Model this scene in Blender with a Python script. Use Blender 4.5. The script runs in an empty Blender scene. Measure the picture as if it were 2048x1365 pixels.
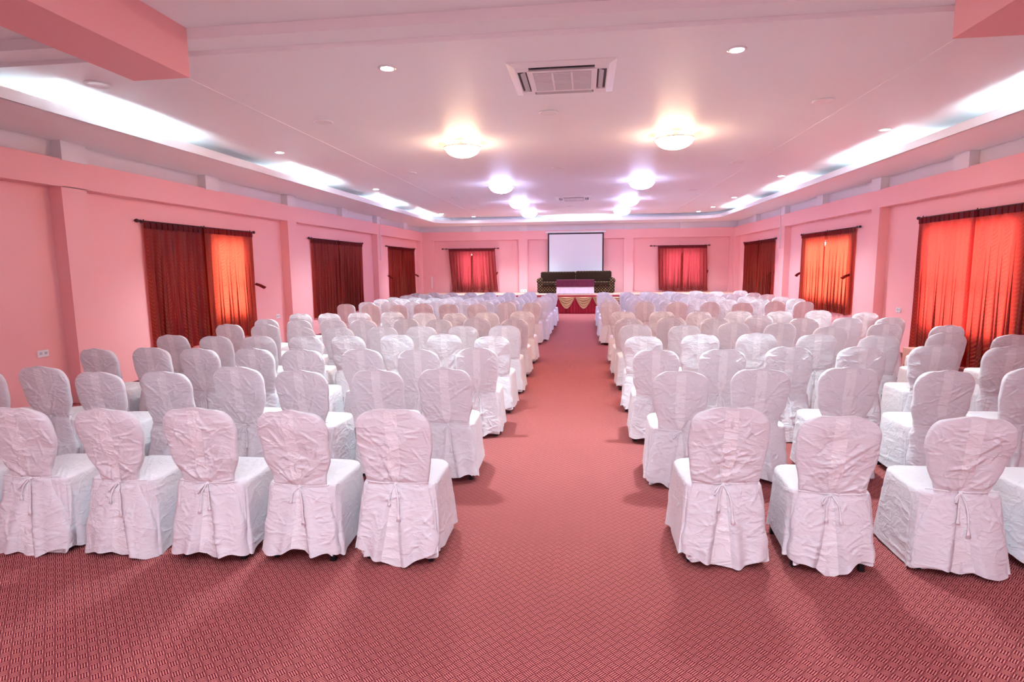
import bpy, math, random
import numpy as np
from mathutils import Matrix, Vector

# ------------------------------------------------------------------ camera, world, light, exposure
S = bpy.context.scene
C = S.collection
PI = math.pi
cd = bpy.data.cameras.new('camera'); cam = bpy.data.objects.new('camera', cd); C.objects.link(cam)
Rw = Matrix(((0.99242864, 0.00546011, -0.12270119),
             (0.12238819, -0.12791265, 0.98420500),
             (-0.01032117, -0.99177041, -0.12761243)))
cm = Matrix.Identity(4)
for i in range(3):
    cm[i][0] = Rw[i][0]; cm[i][1] = -Rw[i][1]; cm[i][2] = -Rw[i][2]
cm[2][3] = 1.75
cam.matrix_world = cm
cd.sensor_width = 36.0; cd.lens = 1158 * 36 / 2048; cd.clip_start = 0.05; cd.clip_end = 200
S.camera = cam

W = bpy.data.worlds.new('daylight'); S.world = W; W.use_nodes = True
WORLD_STRENGTH = 2.9
bg = W.node_tree.nodes['Background']; bg.inputs[0].default_value = (0.92, 0.95, 1.0, 1); bg.inputs[1].default_value = WORLD_STRENGTH

S.view_settings.view_transform = 'Standard'
try: S.view_settings.look = 'None'
except Exception: pass
S.view_settings.exposure = 1.85; S.view_settings.gamma = 1.0; S.view_settings.use_curve_mapping = False

TUBE = 240.0; DOME_WARM = 22.0; DOME_COOL = 17.0; DOWN = 20.0; SPOT_W = 190.0

def area(name, loc, rot, sx, sy, power, col):
    l = bpy.data.lights.new(name, 'AREA'); l.shape = 'RECTANGLE'; l.size = sx; l.size_y = sy; l.energy = power; l.color = col
    o = bpy.data.objects.new(name, l); o.location = loc; o.rotation_euler = rot; C.objects.link(o); return o
# added soft fill light behind the camera; the near wall has no glazing
area('rear_fill', (-0.4, -3.4, 1.75), (PI/2, 0, 0), 11.0, 2.9, 12, (0.80, 0.92, 1.0))
# the photographer's flash, turned up to bounce off the entrance ceiling
area('bounce_flash', (-0.25, -0.3, 2.25), (PI+0.45, 0, 0), 0.4, 0.4, 125, (0.77, 0.90, 1.0))

# ------------------------------------------------------------------ materials
def nt(name):
    m = bpy.data.materials.new(name); m.use_nodes = True
    n = m.node_tree; return m, n, n.nodes['Principled BSDF']
def N(n, t, **kw):
    x = n.nodes.new(t)
    for k, v in kw.items(): setattr(x, k, v)
    return x
def math_(n, op, a, b=None, c=None):
    x = n.nodes.new('ShaderNodeMath'); x.operation = op
    for i, v in enumerate((a, b, c)):
        if v is None: continue
        if isinstance(v, (int, float)): x.inputs[i].default_value = v
        else: n.links.new(v, x.inputs[i])
    return x.outputs[0]
def plain(name, col, rough=0.6, metal=0.0, spec=0.5, var=0.03, scale=6.0, bump=0.0, bscale=60.0):
    m, n, p = nt(name)
    p.inputs['Roughness'].default_value = rough; p.inputs['Metallic'].default_value = metal
    p.inputs['Specular IOR Level'].default_value = spec
    no = N(n, 'ShaderNodeTexNoise'); no.inputs['Scale'].default_value = scale; no.inputs['Detail'].default_value = 4
    tc = N(n, 'ShaderNodeTexCoord'); n.links.new(tc.outputs['Object'], no.inputs['Vector'])
    mx = N(n, 'ShaderNodeMix', data_type='RGBA'); n.links.new(no.outputs['Fac'], mx.inputs[0])
    mx.inputs[6].default_value = tuple(c * (1 - var) for c in col) + (1,); mx.inputs[7].default_value = tuple(min(1, c * (1 + var)) for c in col) + (1,)
    n.links.new(mx.outputs[2], p.inputs['Base Color'])
    if bump:
        b = N(n, 'ShaderNodeTexNoise'); b.inputs['Scale'].default_value = bscale; n.links.new(tc.outputs['Object'], b.inputs['Vector'])
        bu = N(n, 'ShaderNodeBump'); bu.inputs['Strength'].default_value = bump; bu.inputs['Distance'].default_value = 0.01
        n.links.new(b.outputs['Fac'], bu.inputs['Height']); n.links.new(bu.outputs[0], p.inputs['Normal'])
    return m
def emis(name, col, s):
    m, n, p = nt(name)
    p.inputs['Base Color'].default_value = (0.9, 0.9, 0.9, 1)
    p.inputs['Emission Color'].default_value = col + (1,); p.inputs['Emission Strength'].default_value = s
    return m

M = {}
M['pink'] = plain('pink_wall_paint', (0.90, 0.45, 0.46), 0.55, var=0.015, scale=1.2, bump=0.03, spec=0.3)
M['white'] = plain('white_ceiling_paint', (0.86, 0.86, 0.89), 0.5, var=0.015, scale=0.8, bump=0.04, bscale=14, spec=0.35)
M['strip'] = plain('white_wall_paint', (0.78, 0.74, 0.78), 0.6, var=0.02, scale=2)
M['plastic'] = plain('white_plastic', (0.82, 0.80, 0.82), 0.35)
M['grey'] = plain('grey_grille_plastic', (0.50, 0.48, 0.51), 0.5)
M['dark'] = plain('dark_slot', (0.05, 0.045, 0.06), 0.5)
M['bronze'] = plain('dark_bronze_metal', (0.06, 0.02, 0.025), 0.35, metal=0.6)
M['black'] = plain('black_chair_leg', (0.012, 0.011, 0.014), 0.4)
M['screen'] = plain('matte_screen_cloth', (0.80, 0.84, 0.88), 0.8, var=0.01)
M['screenblack'] = plain('black_screen_border', (0.01, 0.01, 0.015), 0.6)
M['maroon'] = plain('maroon_velvet_cloth', (0.11, 0.002, 0.028), 0.7, var=0.15, scale=12)
M['tablewhite'] = plain('white_table_linen', (0.80, 0.79, 0.86), 0.75)
M['red'] = plain('crimson_satin', (0.36, 0.003, 0.026), 0.45, var=0.12, scale=4)
M['gold'] = plain('gold_satin', (0.58, 0.38, 0.19), 0.35, var=0.08, scale=5)
M['stagetop'] = plain('tan_pink_stage_carpet', (0.58, 0.30, 0.24), 0.9, var=0.06, scale=30, bump=0.2, bscale=200)
M['base'] = plain('dark_skirting', (0.20, 0.05, 0.06), 0.5)
M['tube'] = emis('tube_lamp_glow', (0.72, 0.94, 1.0), TUBE)
M['warm'] = emis('warm_dome_glow', (1.0, 0.70, 0.46), DOME_WARM)
M['cool'] = emis('cool_dome_glow', (0.55, 0.61, 1.0), DOME_COOL)
M['down'] = emis('downlight_glow', (0.90, 0.90, 1.0), DOWN)
M['offlamp'] = plain('unlit_speaker_grille', (0.36, 0.30, 0.33), 0.6, bump=0.3, bscale=300)
M['chrome'] = plain('brushed_rim_metal', (0.62, 0.58, 0.58), 0.3, metal=0.7)

def cloth_mat(name, col, strength=0.45, dist=0.007, sc=5.0):
    m, n, p = nt(name)
    p.inputs['Base Color'].default_value = col + (1,); p.inputs['Roughness'].default_value = 0.72
    p.inputs['Specular IOR Level'].default_value = 0.25
    tc = N(n, 'ShaderNodeTexCoord'); oi = N(n, 'ShaderNodeObjectInfo')
    off = N(n, 'ShaderNodeVectorMath', operation='SCALE'); off.inputs[0].default_value = (7.0, 3.0, 11.0)
    n.links.new(oi.outputs['Random'], off.inputs['Scale'])
    ad = N(n, 'ShaderNodeVectorMath', operation='ADD'); n.links.new(tc.outputs['Object'], ad.inputs[0]); n.links.new(off.outputs[0], ad.inputs[1])
    # sharp creases: ridged noise, stretched sideways, at two scales
    hs = []
    for k, (s, st, w) in enumerate(((sc, (1.0, 1.0, 1.7), 1.0), (sc * 2.3, (0.8, 1, 1.8), 0.45))):
        mp = N(n, 'ShaderNodeMapping'); mp.inputs['Scale'].default_value = st; mp.inputs['Rotation'].default_value = (0, 0.25 - 0.5 * k, 0)
        n.links.new(ad.outputs[0], mp.inputs[0])
        no = N(n, 'ShaderNodeTexNoise'); no.inputs['Scale'].default_value = s; no.inputs['Detail'].default_value = 2.5; no.inputs['Distortion'].default_value = 0.8
        n.links.new(mp.outputs[0], no.inputs['Vector'])
        r = math_(n, 'ABSOLUTE', math_(n, 'SUBTRACT', no.outputs['Fac'], 0.5))
        r = math_(n, 'POWER', math_(n, 'MINIMUM', math_(n, 'MULTIPLY', r, 7.0), 1.0), 0.6)
        hs.append(math_(n, 'MULTIPLY', r, -w))
    h = math_(n, 'ADD', hs[0], hs[1])
    bu = N(n, 'ShaderNodeBump'); bu.inputs['Strength'].default_value = strength; bu.inputs['Distance'].default_value = dist
    n.links.new(h, bu.inputs['Height']); n.links.new(bu.outputs[0], p.inputs['Normal'])
    return m
M['cloth'] = cloth_mat('white_cotton_cover', (0.77, 0.75, 0.79))
M['cloth2'] = cloth_mat('white_double_cotton', (0.86, 0.84, 0.87), 0.6)

def carpet():
    m, n, p = nt('red_basketweave_carpet')
    g = N(n, 'ShaderNodeNewGeometry')
    wob = N(n, 'ShaderNodeTexNoise'); wob.inputs['Scale'].default_value = 9; n.links.new(g.outputs['Position'], wob.inputs['Vector'])
    sep0 = N(n, 'ShaderNodeSeparateXYZ'); n.links.new(g.outputs['Position'], sep0.inputs[0])
    # joint between the two carpet widths running along the aisle
    seam = math_(n, 'ABSOLUTE', math_(n, 'ADD', math_(n, 'ADD', sep0.outputs[0], 0.12), math_(n, 'MULTIPLY', sep0.outputs[1], 0.012)))
    seamm = math_(n, 'LESS_THAN', math_(n, 'ADD', seam, math_(n, 'MULTIPLY', wob.outputs['Fac'], 0.012)), 0.013)
    mp = N(n, 'ShaderNodeMapping'); mp.inputs['Rotation'].default_value = (0, 0, PI/4); n.links.new(g.outputs['Position'], mp.inputs[0])
    sp = N(n, 'ShaderNodeSeparateXYZ'); n.links.new(mp.outputs[0], sp.inputs[0])
    cell = 0.040; K = 4.0
    u = math_(n, 'DIVIDE', sp.outputs[0], cell); v = math_(n, 'DIVIDE', sp.outputs[1], cell)
    u = math_(n, 'ADD', u, math_(n, 'MULTIPLY', wob.outputs['Fac'], 0.25)); v = math_(n, 'ADD', v, math_(n, 'MULTIPLY', seamm, 0.4))
    par = math_(n, 'FLOORED_MODULO', math_(n, 'ADD', math_(n, 'FLOOR', u), math_(n, 'FLOOR', v)), 2.0)
    fu = math_(n, 'FRACT', math_(n, 'MULTIPLY', u, K)); fv = math_(n, 'FRACT', math_(n, 'MULTIPLY', v, K))
    mixs = N(n, 'ShaderNodeMix'); n.links.new(par, mixs.inputs[0]); n.links.new(fu, mixs.inputs[2]); n.links.new(fv, mixs.inputs[3])
    prof = math_(n, 'SINE', math_(n, 'MULTIPLY', mixs.outputs[0], PI))
    # strands are short: fade at the ends of every block
    cu = math_(n, 'FRACT', u); cv = math_(n, 'FRACT', v)
    mixe = N(n, 'ShaderNodeMix'); n.links.new(par, mixe.inputs[0]); n.links.new(cv, mixe.inputs[2]); n.links.new(cu, mixe.inputs[3])
    end = math_(n, 'POWER', math_(n, 'SINE', math_(n, 'MULTIPLY', mixe.outputs[0], PI)), 0.10)
    h = math_(n, 'MULTIPLY', prof, end)
    fib = N(n, 'ShaderNodeTexNoise'); fib.inputs['Scale'].default_value = 260; fib.inputs['Detail'].default_value = 2; n.links.new(g.outputs['Position'], fib.inputs['Vector'])
    hf = math_(n, 'ADD', h, math_(n, 'MULTIPLY', math_(n, 'SUBTRACT', fib.outputs['Fac'], 0.5), 0.5))
    cr = N(n, 'ShaderNodeValToRGB'); cr.color_ramp.elements[0].position = 0.42; cr.color_ramp.elements[0].color = (0.125, 0.003, 0.020, 1)
    cr.color_ramp.elements[1].position = 1.0; cr.color_ramp.elements[1].color = (0.80, 0.275, 0.245, 1)
    n.links.new(hf, cr.inputs[0])
    big = N(n, 'ShaderNodeTexNoise'); big.inputs['Scale'].default_value = 0.8; n.links.new(g.outputs['Position'], big.inputs['Vector'])
    mx = N(n, 'ShaderNodeMix', data_type='RGBA', blend_type='MULTIPLY'); mx.inputs[0].default_value = 1.0
    cr2 = N(n, 'ShaderNodeValToRGB'); cr2.color_ramp.elements[0].color = (0.86, 0.84, 0.84, 1); n.links.new(big.outputs['Fac'], cr2.inputs[0])
    n.links.new(cr.outputs[0], mx.inputs[6]); n.links.new(cr2.outputs[0], mx.inputs[7]); n.links.new(mx.outputs[2], p.inputs['Base Color'])
    p.inputs['Roughness'].default_value = 0.95; p.inputs['Specular IOR Level'].default_value = 0.1
    bu = N(n, 'ShaderNodeBump'); bu.inputs['Strength'].default_value = 0.6; bu.inputs['Distance'].default_value = 0.004
    n.links.new(h, bu.inputs['Height']); n.links.new(bu.outputs[0], p.inputs['Normal'])
    return m
M['carpet'] = carpet()

def curtain_mat(name, base, leaf, trans, tw):
    m, n, p = nt(name)
    uv = N(n, 'ShaderNodeUVMap'); sp = N(n, 'ShaderNodeSeparateXYZ'); n.links.new(uv.outputs[0], sp.inputs[0])
    no = N(n, 'ShaderNodeTexNoise'); no.inputs['Scale'].default_value = 5; n.links.new(uv.outputs[0], no.inputs['Vector'])
    u = math_(n, 'ADD', sp.outputs[0], math_(n, 'MULTIPLY', no.outputs['Fac'], 0.10))
    a = math_(n, 'ABSOLUTE', math_(n, 'SUBTRACT', math_(n, 'FRACT', math_(n, 'DIVIDE', u, 0.24)), 0.5))
    k = math_(n, 'ADD', math_(n, 'DIVIDE', sp.outputs[1], 0.060), math_(n, 'MULTIPLY', math_(n, 'POWER', a, 1.4), 4.5))
    st = math_(n, 'SINE', math_(n, 'MULTIPLY', k, 2 * PI))
    st = math_(n, 'MAXIMUM', math_(n, 'MULTIPLY', math_(n, 'SUBTRACT', st, 0.15), 1.6), 0.0)
    st = math_(n, 'MULTIPLY', st, math_(n, 'LESS_THAN', a, 0.40))
    br = N(n, 'ShaderNodeTexNoise'); br.inputs['Scale'].default_value = 3.2; n.links.new(uv.outputs[0], br.inputs['Vector'])
    st = math_(n, 'MULTIPLY', st, math_(n, 'MINIMUM', math_(n, 'MULTIPLY', br.outputs['Fac'], 1.7), 1.0))
    cx = N(n, 'ShaderNodeMix', data_type='RGBA'); n.links.new(st, cx.inputs[0]); cx.inputs[6].default_value = base + (1,); cx.inputs[7].default_value = leaf + (1,)
    n.links.new(cx.outputs[2], p.inputs['Base Color']); p.inputs['Roughness'].default_value = 0.55; p.inputs['Specular IOR Level'].default_value = 0.3
    tr = N(n, 'ShaderNodeBsdfTranslucent')
    tx = N(n, 'ShaderNodeMix', data_type='RGBA'); n.links.new(st, tx.inputs[0]); tx.inputs[6].default_value = trans + (1,); tx.inputs[7].default_value = tuple(c * 0.55 for c in trans) + (1,)
    n.links.new(tx.outputs[2], tr.inputs[0])
    ms = N(n, 'ShaderNodeMixShader'); ms.inputs[0].default_value = tw
    n.links.new(p.outputs[0], ms.inputs[1]); n.links.new(tr.outputs[0], ms.inputs[2]); n.links.new(ms.outputs[0], n.nodes['Material Output'].inputs[0])
    return m
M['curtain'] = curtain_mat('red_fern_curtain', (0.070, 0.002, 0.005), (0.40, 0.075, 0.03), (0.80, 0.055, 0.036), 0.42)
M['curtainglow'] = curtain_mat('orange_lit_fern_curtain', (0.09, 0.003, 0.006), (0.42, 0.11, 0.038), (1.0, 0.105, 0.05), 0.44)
M['curtainback'] = curtain_mat('crimson_fern_curtain', (0.15, 0.007, 0.015), (0.38, 0.10, 0.05), (0.48, 0.05, 0.065), 0.40)

def sofa_mat():
    m, n, p = nt('dark_patterned_upholstery')
    tc = N(n, 'ShaderNodeTexCoord'); mp = N(n, 'ShaderNodeMapping'); mp.inputs['Rotation'].default_value = (0, PI/4, 0); mp.inputs['Scale'].default_value = (13, 13, 13)
    n.links.new(tc.outputs['Object'], mp.inputs[0])
    vo = N(n, 'ShaderNodeTexVoronoi'); vo.inputs['Scale'].default_value = 1; vo.inputs['Randomness'].default_value = 0.15; n.links.new(mp.outputs[0], vo.inputs['Vector'])
    cr = N(n, 'ShaderNodeValToRGB'); cr.color_ramp.elements[0].position = 0.26; cr.color_ramp.elements[0].color = (0.22, 0.135, 0.07, 1)
    cr.color_ramp.elements[1].position = 0.36; cr.color_ramp.elements[1].color = (0.028, 0.013, 0.008, 1)
    n.links.new(vo.outputs['Distance'], cr.inputs[0]); n.links.new(cr.outputs[0], p.inputs['Base Color']); p.inputs['Roughness'].default_value = 0.9; p.inputs['Specular IOR Level'].default_value = 0.1
    return m
M['sofa'] = sofa_mat()

def glass():
    m, n, p = nt('window_glass')
    t = N(n, 'ShaderNodeBsdfTransparent'); g = N(n, 'ShaderNodeBsdfGlossy'); g.inputs['Roughness'].default_value = 0.02
    ms = N(n, 'ShaderNodeMixShader'); ms.inputs[0].default_value = 0.08
    n.links.new(t.outputs[0], ms.inputs[1]); n.links.new(g.outputs[0], ms.inputs[2]); n.links.new(ms.outputs[0], n.nodes['Material Output'].inputs[0])
    return m
M['glass'] = glass()

# ------------------------------------------------------------------ mesh helpers
def mesh(name, verts, faces, mat, smooth=False, uv=None):
    me = bpy.data.meshes.new(name)
    me.from_pydata([tuple(map(float, v)) for v in verts], [], [tuple(int(i) for i in f) for f in faces])
    me.materials.append(mat)
    if smooth: me.polygons.foreach_set('use_smooth', [True] * len(me.polygons))
    if uv is not None:
        l = me.uv_layers.new(name='UVMap'); vi = np.zeros(len(me.loops), dtype=np.int32); me.loops.foreach_get('vertex_index', vi)
        l.data.foreach_set('uv', np.asarray(uv, dtype=np.float32)[vi].ravel())
    me.update(); return me
def link(name, me, parent=None):
    o = bpy.data.objects.new(name, me); C.objects.link(o)
    if parent is not None: o.parent = parent
    return o
class MB:
    def __init__(s): s.v = []; s.f = []
    def add(s, v, f):
        b = len(s.v); s.v += [tuple(map(float, p)) for p in v]; s.f += [tuple(int(i) + b for i in q) for q in f]; return s
    def box(s, x0, x1, y0, y1, z0, z1):
        x0, x1 = sorted((x0, x1)); y0, y1 = sorted((y0, y1)); z0, z1 = sorted((z0, z1))
        v = [(x, y, z) for z in (z0, z1) for y in (y0, y1) for x in (x0, x1)]
        return s.add(v, [(0, 2, 3, 1), (4, 5, 7, 6), (0, 1, 5, 4), (2, 6, 7, 3), (0, 4, 6, 2), (1, 3, 7, 5)])
    def rbox(s, x0, x1, y0, y1, z0, z1, r, n=3):
        """box with all edges rounded: cube sphere spread out to the box"""
        c = ((x0+x1)/2, (y0+y1)/2, (z0+z1)/2); hx, hy, hz = abs(x1-x0)/2-r, abs(y1-y0)/2-r, abs(z1-z0)/2-r
        k = 2*n+2; vs = {}; vl = []; fl = []
        def key(i, j, l):
            if (i, j, l) not in vs:
                p = [(-1 + 2*a/(k-1)) for a in (i, j, l)]
                t = [min(1.0, max(-1.0, (a-(k-1)/2)/((k-1)/2))) for a in (i, j, l)]
                d = Vector(p)
                m_ = [(-1 if a < k/2 else 1) for a in (i, j, l)]
                loc = []
                for a in (i, j, l):
                    q = a if a < k/2 else (k-1-a)
                    loc.append((1 - q/(n)) if n else 1)
                dv = Vector([m_[q]*max(0, loc[q]) for q in range(3)])
                if dv.length > 0: dv.normalize()
                vs[(i, j, l)] = len(vl)
                vl.append((c[0]+m_[0]*hx+dv[0]*r, c[1]+m_[1]*hy+dv[1]*r, c[2]+m_[2]*hz+dv[2]*r))
            return vs[(i, j, l)]
        for a in range(k-1):
            for b in range(k-1):
                for side in (0, k-1):
                    q = [key(side, a, b), key(side, a+1, b), key(side, a+1, b+1), key(side, a, b+1)]; fl.append(q if side else q[::-1])
                    q = [key(a, side, b), key(a, side, b+1), key(a+1, side, b+1), key(a+1, side, b)]; fl.append(q if side else q[::-1])
                    q = [key(a, b, side), key(a+1, b, side), key(a+1, b+1, side), key(a, b+1, side)]; fl.append(q if side else q[::-1])
        return s.add(vl, fl)
    def lathe(s, prof, n=24, c=(0, 0, 0), axis='z'):
        v = []; f = []
        for r, z in prof:
            for k in range(n):
                a = 2*PI*k/n; x, y = r*math.cos(a), r*math.sin(a)
                if axis == 'z': v.append((c[0]+x, c[1]+y, c[2]+z))
                elif axis == 'y': v.append((c[0]+x, c[1]+z, c[2]+y))
                else: v.append((c[0]+z, c[1]+x, c[2]+y))
        for i in range(len(prof)-1):
            for k in range(n):
                f.append((i*n+k, i*n+(k+1) % n, (i+1)*n+(k+1) % n, (i+1)*n+k))
        f.append(tuple(range(n))[::-1]); f.append(tuple(range((len(prof)-1)*n, len(prof)*n)))
        return s.add(v, f)
    def tube(s, pts, rad, n=6, flat=1.0):
        P = [Vector(p) for p in pts]; v = []; f = []
        for i, p in enumerate(P):
            t = (P[min(i+1, len(P)-1)]-P[max(i-1, 0)]).normalized()
            a = t.cross(Vector((0, 1, 0)));
            if a.length < 0.2: a = t.cross(Vector((1, 0, 0)))
            a.normalize(); b = t.cross(a).normalized(); r = rad[i] if isinstance(rad, (list, tuple)) else rad
            for k in range(n):
                an = 2*PI*k/n; v.append(p + a*math.cos(an)*r + b*math.sin(an)*r*flat)
        for i in range(len(P)-1):
            for k in range(n): f.append((i*n+k, i*n+(k+1) % n, (i+1)*n+(k+1) % n, (i+1)*n+k))
        f.append(tuple(range(n))[::-1]); f.append(tuple(range((len(P)-1)*n, len(P)*n)))
        return s.add(v, f)
    def build(s, name, mat, parent=None, smooth=False):
        me = mesh(name, s.v, s.f, mat, smooth)
        return link(name, me, parent)
def smooth_angle(o):
    o.data.polygons.foreach_set('use_smooth', [True]*len(o.data.polygons))
def tag(o, label, cat, group=None, kind=None):
    o['label'] = label; o['category'] = cat
    if group: o['group'] = group
    if kind: o['kind'] = kind
    return o
def struct(o, label=None, cat=None):
    o['kind'] = 'structure'
    if label: o['label'] = label
    if cat: o['category'] = cat
    return o
def empty(name, loc, rz=0.0):
    o = bpy.data.objects.new(name, None); o.location = loc; o.rotation_euler = (0, 0, rz); o.empty_display_size = 0.1; C.objects.link(o); return o

# ------------------------------------------------------------------ room
XL, XR, YB, YN = -6.60, 5.72, 23.50, -3.8
RD = 0.18                                # depth of the wall recesses
ZC, ZS = 3.62, 3.40                      # main ceiling, soffit
o = MB().box(XL-0.35, XR+0.35, YN, 23.8, -0.1, 0.0).build('floor', M['carpet'])
struct(o, 'red and tan basketweave carpet covering the whole hall floor', 'carpet')

# windows behind the curtains: (y0, y1, z0, z1) in each side wall, x ranges in the far wall
WZ = (0.85, 2.32)
winL = [(9.95, 10.95, *WZ)]
winR = [(8.75, 10.95, 0.62, 2.36), (13.85, 16.4, *WZ)]
winB = [(-5.1, -3.85, 1.0, 2.3), (3.15, 4.55, 1.0, 2.3)]
def slab(mb, axis, p0, p1, a0, a1, wins, z0=0.0, z1=3.9):
    """wall slab p0..p1 thick, running a0..a1, with the windows left open"""
    def b(u0, u1, w0, w1):
        if axis == 'x': mb.box(p0, p1, u0, u1, w0, w1)
        else: mb.box(u0, u1, p0, p1, w0, w1)
    cur = a0
    for (u0, u1, w0, w1) in sorted(wins):
        b(cur, u0, z0, z1); b(u0, u1, z0, w0); b(u0, u1, w1, z1); cur = u1
    b(cur, a1, z0, z1)
mb = MB(); slab(mb, 'x', XL-RD-0.15, XL-RD, YN, 23.8, winL); wl = struct(mb.build('wall_left', M['pink']), 'pink painted left wall with shallow recessed bays', 'wall')
mb = MB(); slab(mb, 'x', XR+RD, XR+RD+0.15, YN, 23.8, winR); wr = struct(mb.build('wall_right', M['pink']), 'pink painted right wall with shallow recessed bays', 'wall')
mb = MB(); slab(mb, 'y', YB+0.15, YB+0.30, XL-RD, XR+RD, winB); wf = struct(mb.build('wall_far', M['pink']), 'pink painted far wall behind the stage', 'wall')
wn = struct(MB().box(XL-RD-0.15, XR+RD+0.15, YN-0.15, YN, -0.1, 3.9).build('wall_near', M['pink']), 'pink wall behind the viewer', 'wall')

pilL = [(1.10, 1.50), (6.79, 7.18), (12.50, 12.91), (18.20, 18.56), (23.20, 23.65)]
pilR = [(1.10, 1.50), (6.80, 7.20), (12.32, 12.66), (17.75, 18.15), (23.25, 23.65)]
for wall, x0, x1, pil in ((wl, XL-RD, XL, pilL), (wr, XR, XR+RD, pilR)):
    for a, b in pil: MB().box(x0, x1, a, b, 0, 2.83).build('pillar', M['pink'], wall)
    MB().box(x0, x1, YN, YB, 2.82, 3.17).build('beam', M['pink'], wall)
    sx = (x0, x0+0.05) if wall is wl else (x1-0.05, x1)
    MB().box(sx[0], sx[1], YN, YB+0.1, 3.17, ZS+0.01).build('upper_band', M['strip'], wall)
    ys = [1.15, 3.98, 6.83, 9.68, 12.52, 15.50, 18.20, 21.0] if wall is wl else [1.15, 3.98, 6.83, 9.70, 12.32, 15.10, 17.78, 20.6]
    for y in ys:
        bx = (x0, XL+0.015) if wall is wl else (XR-0.015, x1)
        MB().box(bx[0], bx[1], y, y+0.38, 3.155, ZS+0.01).build('boxed_stub', M['strip'], wall)
for a, b in ((XL-RD, -6.15), (-2.62, -2.26), (1.56, 1.94), (5.58, XR+RD)):
    MB().box(a, b, YB, YB+0.15, 0, 2.83).build('pillar', M['pink'], wf)
MB().box(XL-RD, XR+RD, YB, YB+0.15, 2.82, 3.17).build('beam', M['pink'], wf)
MB().box(XL-RD, XR+RD, YB+0.08, YB+0.15, 3.17, ZS+0.01).build('upper_band', M['strip'], wf)
for x in (-4.5, -2.62, -0.5, 1.57, 3.7): MB().box(x, x+0.36, YB-0.012, YB+0.15, 3.155, ZS+0.01).build('boxed_stub', M['strip'], wf)
struct(MB().box(XL-RD, XL-RD+0.015, YN, 21.35, 0, 0.08).build('baseboard_left', M['base']))
struct(MB().box(XR+RD-0.015, XR+RD, YN, 21.35, 0, 0.08).build('baseboard_right', M['base']))

mb = MB()
mb.box(XL-RD-0.15, XR+RD+0.15, 5.0, 23.8, ZC, 3.95)
mb.box(XL-RD-0.15, XR+RD+0.15, 4.75, 5.0, 3.66, 3.95)
mb.box(XL-RD-0.15, XR+RD+0.15, YN-0.15, 4.75, 3.75, 3.95)
ceil = struct(mb.build('ceiling', M['white']), 'white ceiling with stepped front edge and hidden cove lighting', 'ceiling')
# thin filled joints of the ceiling boards, standing a little proud
for x in (-3.9, 3.1):
    MB().box(x, x+0.035, 5.0, 22.1, ZC-0.004, ZC).build('board_joint', M['white'], ceil)

# dropped soffit with rounded far corners, and its upstand lip hiding the cove tubes
IL, IR, IY, RC = -5.53, 4.77, 22.05, 0.9
inner = [(IL, YN)]
for k in range(9):
    a = PI - k*PI/16; inner.append((IL+RC+RC*math.cos(a), IY-RC+RC*math.sin(a)))
for k in range(9):
    a = PI/2 - k*PI/16; inner.append((IR-RC+RC*math.cos(a), IY-RC+RC*math.sin(a)))
inner.append((IR, YN))
def outer_pt(p, i):
    n_ = len(inner)
    if i == 0: return (XL-RD, YN)
    if i == n_-1: return (XR+RD, YN)
    k = i-1
    if k < 9: return (XL-RD, IY-RC+(23.65-IY+RC)*min(1, k/4)) if k <= 4 else (XL-RD+(IL+RC-XL+RD)*(k-4)/4, 23.65)
    k -= 9
    return (IR-RC+(XR+RD-IR+RC)*min(1, k/4), 23.65) if k <= 4 else (XR+RD, 23.65-(23.65-IY+RC)*(k-4)/4)
outer = [outer_pt(p, i) for i, p in enumerate(inner)]
v = []; f = []; n_ = len(inner)
for (ix, iy), (ox, oy) in zip(inner, outer): v += [(ix, iy, ZS), (ox, oy, ZS), (ox, oy, ZS+0.02), (ix, iy, ZS+0.02)]
for i in range(n_-1):
    a, b = 4*i, 4*(i+1)
    f += [(a, a+1, b+1, b), (a+3, b+3, b+2, a+2)]
struct(MB().add(v, f).build('trim_1', M['white']), 'white dropped soffit running around the hall below the ceiling', 'ceiling soffit')
v = []; f = []
for i, (ix, iy) in enumerate(inner):
    p = Vector(inner[max(i-1, 0)]); q = Vector(inner[min(i+1, n_-1)]); t = (q-p).normalized(); nn = Vector((-t.y, t.x)) * 0.018
    v += [(ix, iy, ZS), (ix, iy, ZS+0.115), (ix+nn.x, iy+nn.y, ZS+0.115), (ix+nn.x, iy+nn.y, ZS)]
for i in range(n_-1):
    a, b = 4*i, 4*(i+1)
    f += [(a, b, b+1, a+1), (a+1, b+1, b+2, a+2), (a+2, b+2, b+3, a+3), (a+3, b+3, b, a)]
t2 = struct(MB().add(v, f).build('trim_2', M['white']), 'white upstand lip along the inner edge of the ceiling soffit', 'ceiling lip')
v = []; f = []
for i, (ix, iy) in enumerate(inner):
    p = Vector(inner[max(i-1, 0)]); q = Vector(inner[min(i+1, n_-1)]); t = (q-p).normalized(); nn = Vector((-t.y, t.x)) * 0.30
    v += [(ix+nn.x, iy+nn.y, ZS+0.02), (ix+nn.x, iy+nn.y, 3.76)]
for i in range(n_-1): f.append((2*i, 2*i+2, 2*i+3, 2*i+1))
MB().add(v, f).build('cove_bounce_panel', M['white'], t2)  # panel added behind the lip to reflect tube light and brighten the gap
# pink dropped beams over the entrance end
struct(MB().box(-3.82, -3.30, YN, 4.75, 3.355, 3.76).build('trim_3', M['pink']), 'pink boxed ceiling beam at the top left, end cut square', 'ceiling beam')
struct(MB().box(2.64, 3.18, YN, 4.80, 3.355, 3.76).build('trim_4', M['pink']), 'pink boxed ceiling beam at the top right corner', 'ceiling beam')

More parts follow.
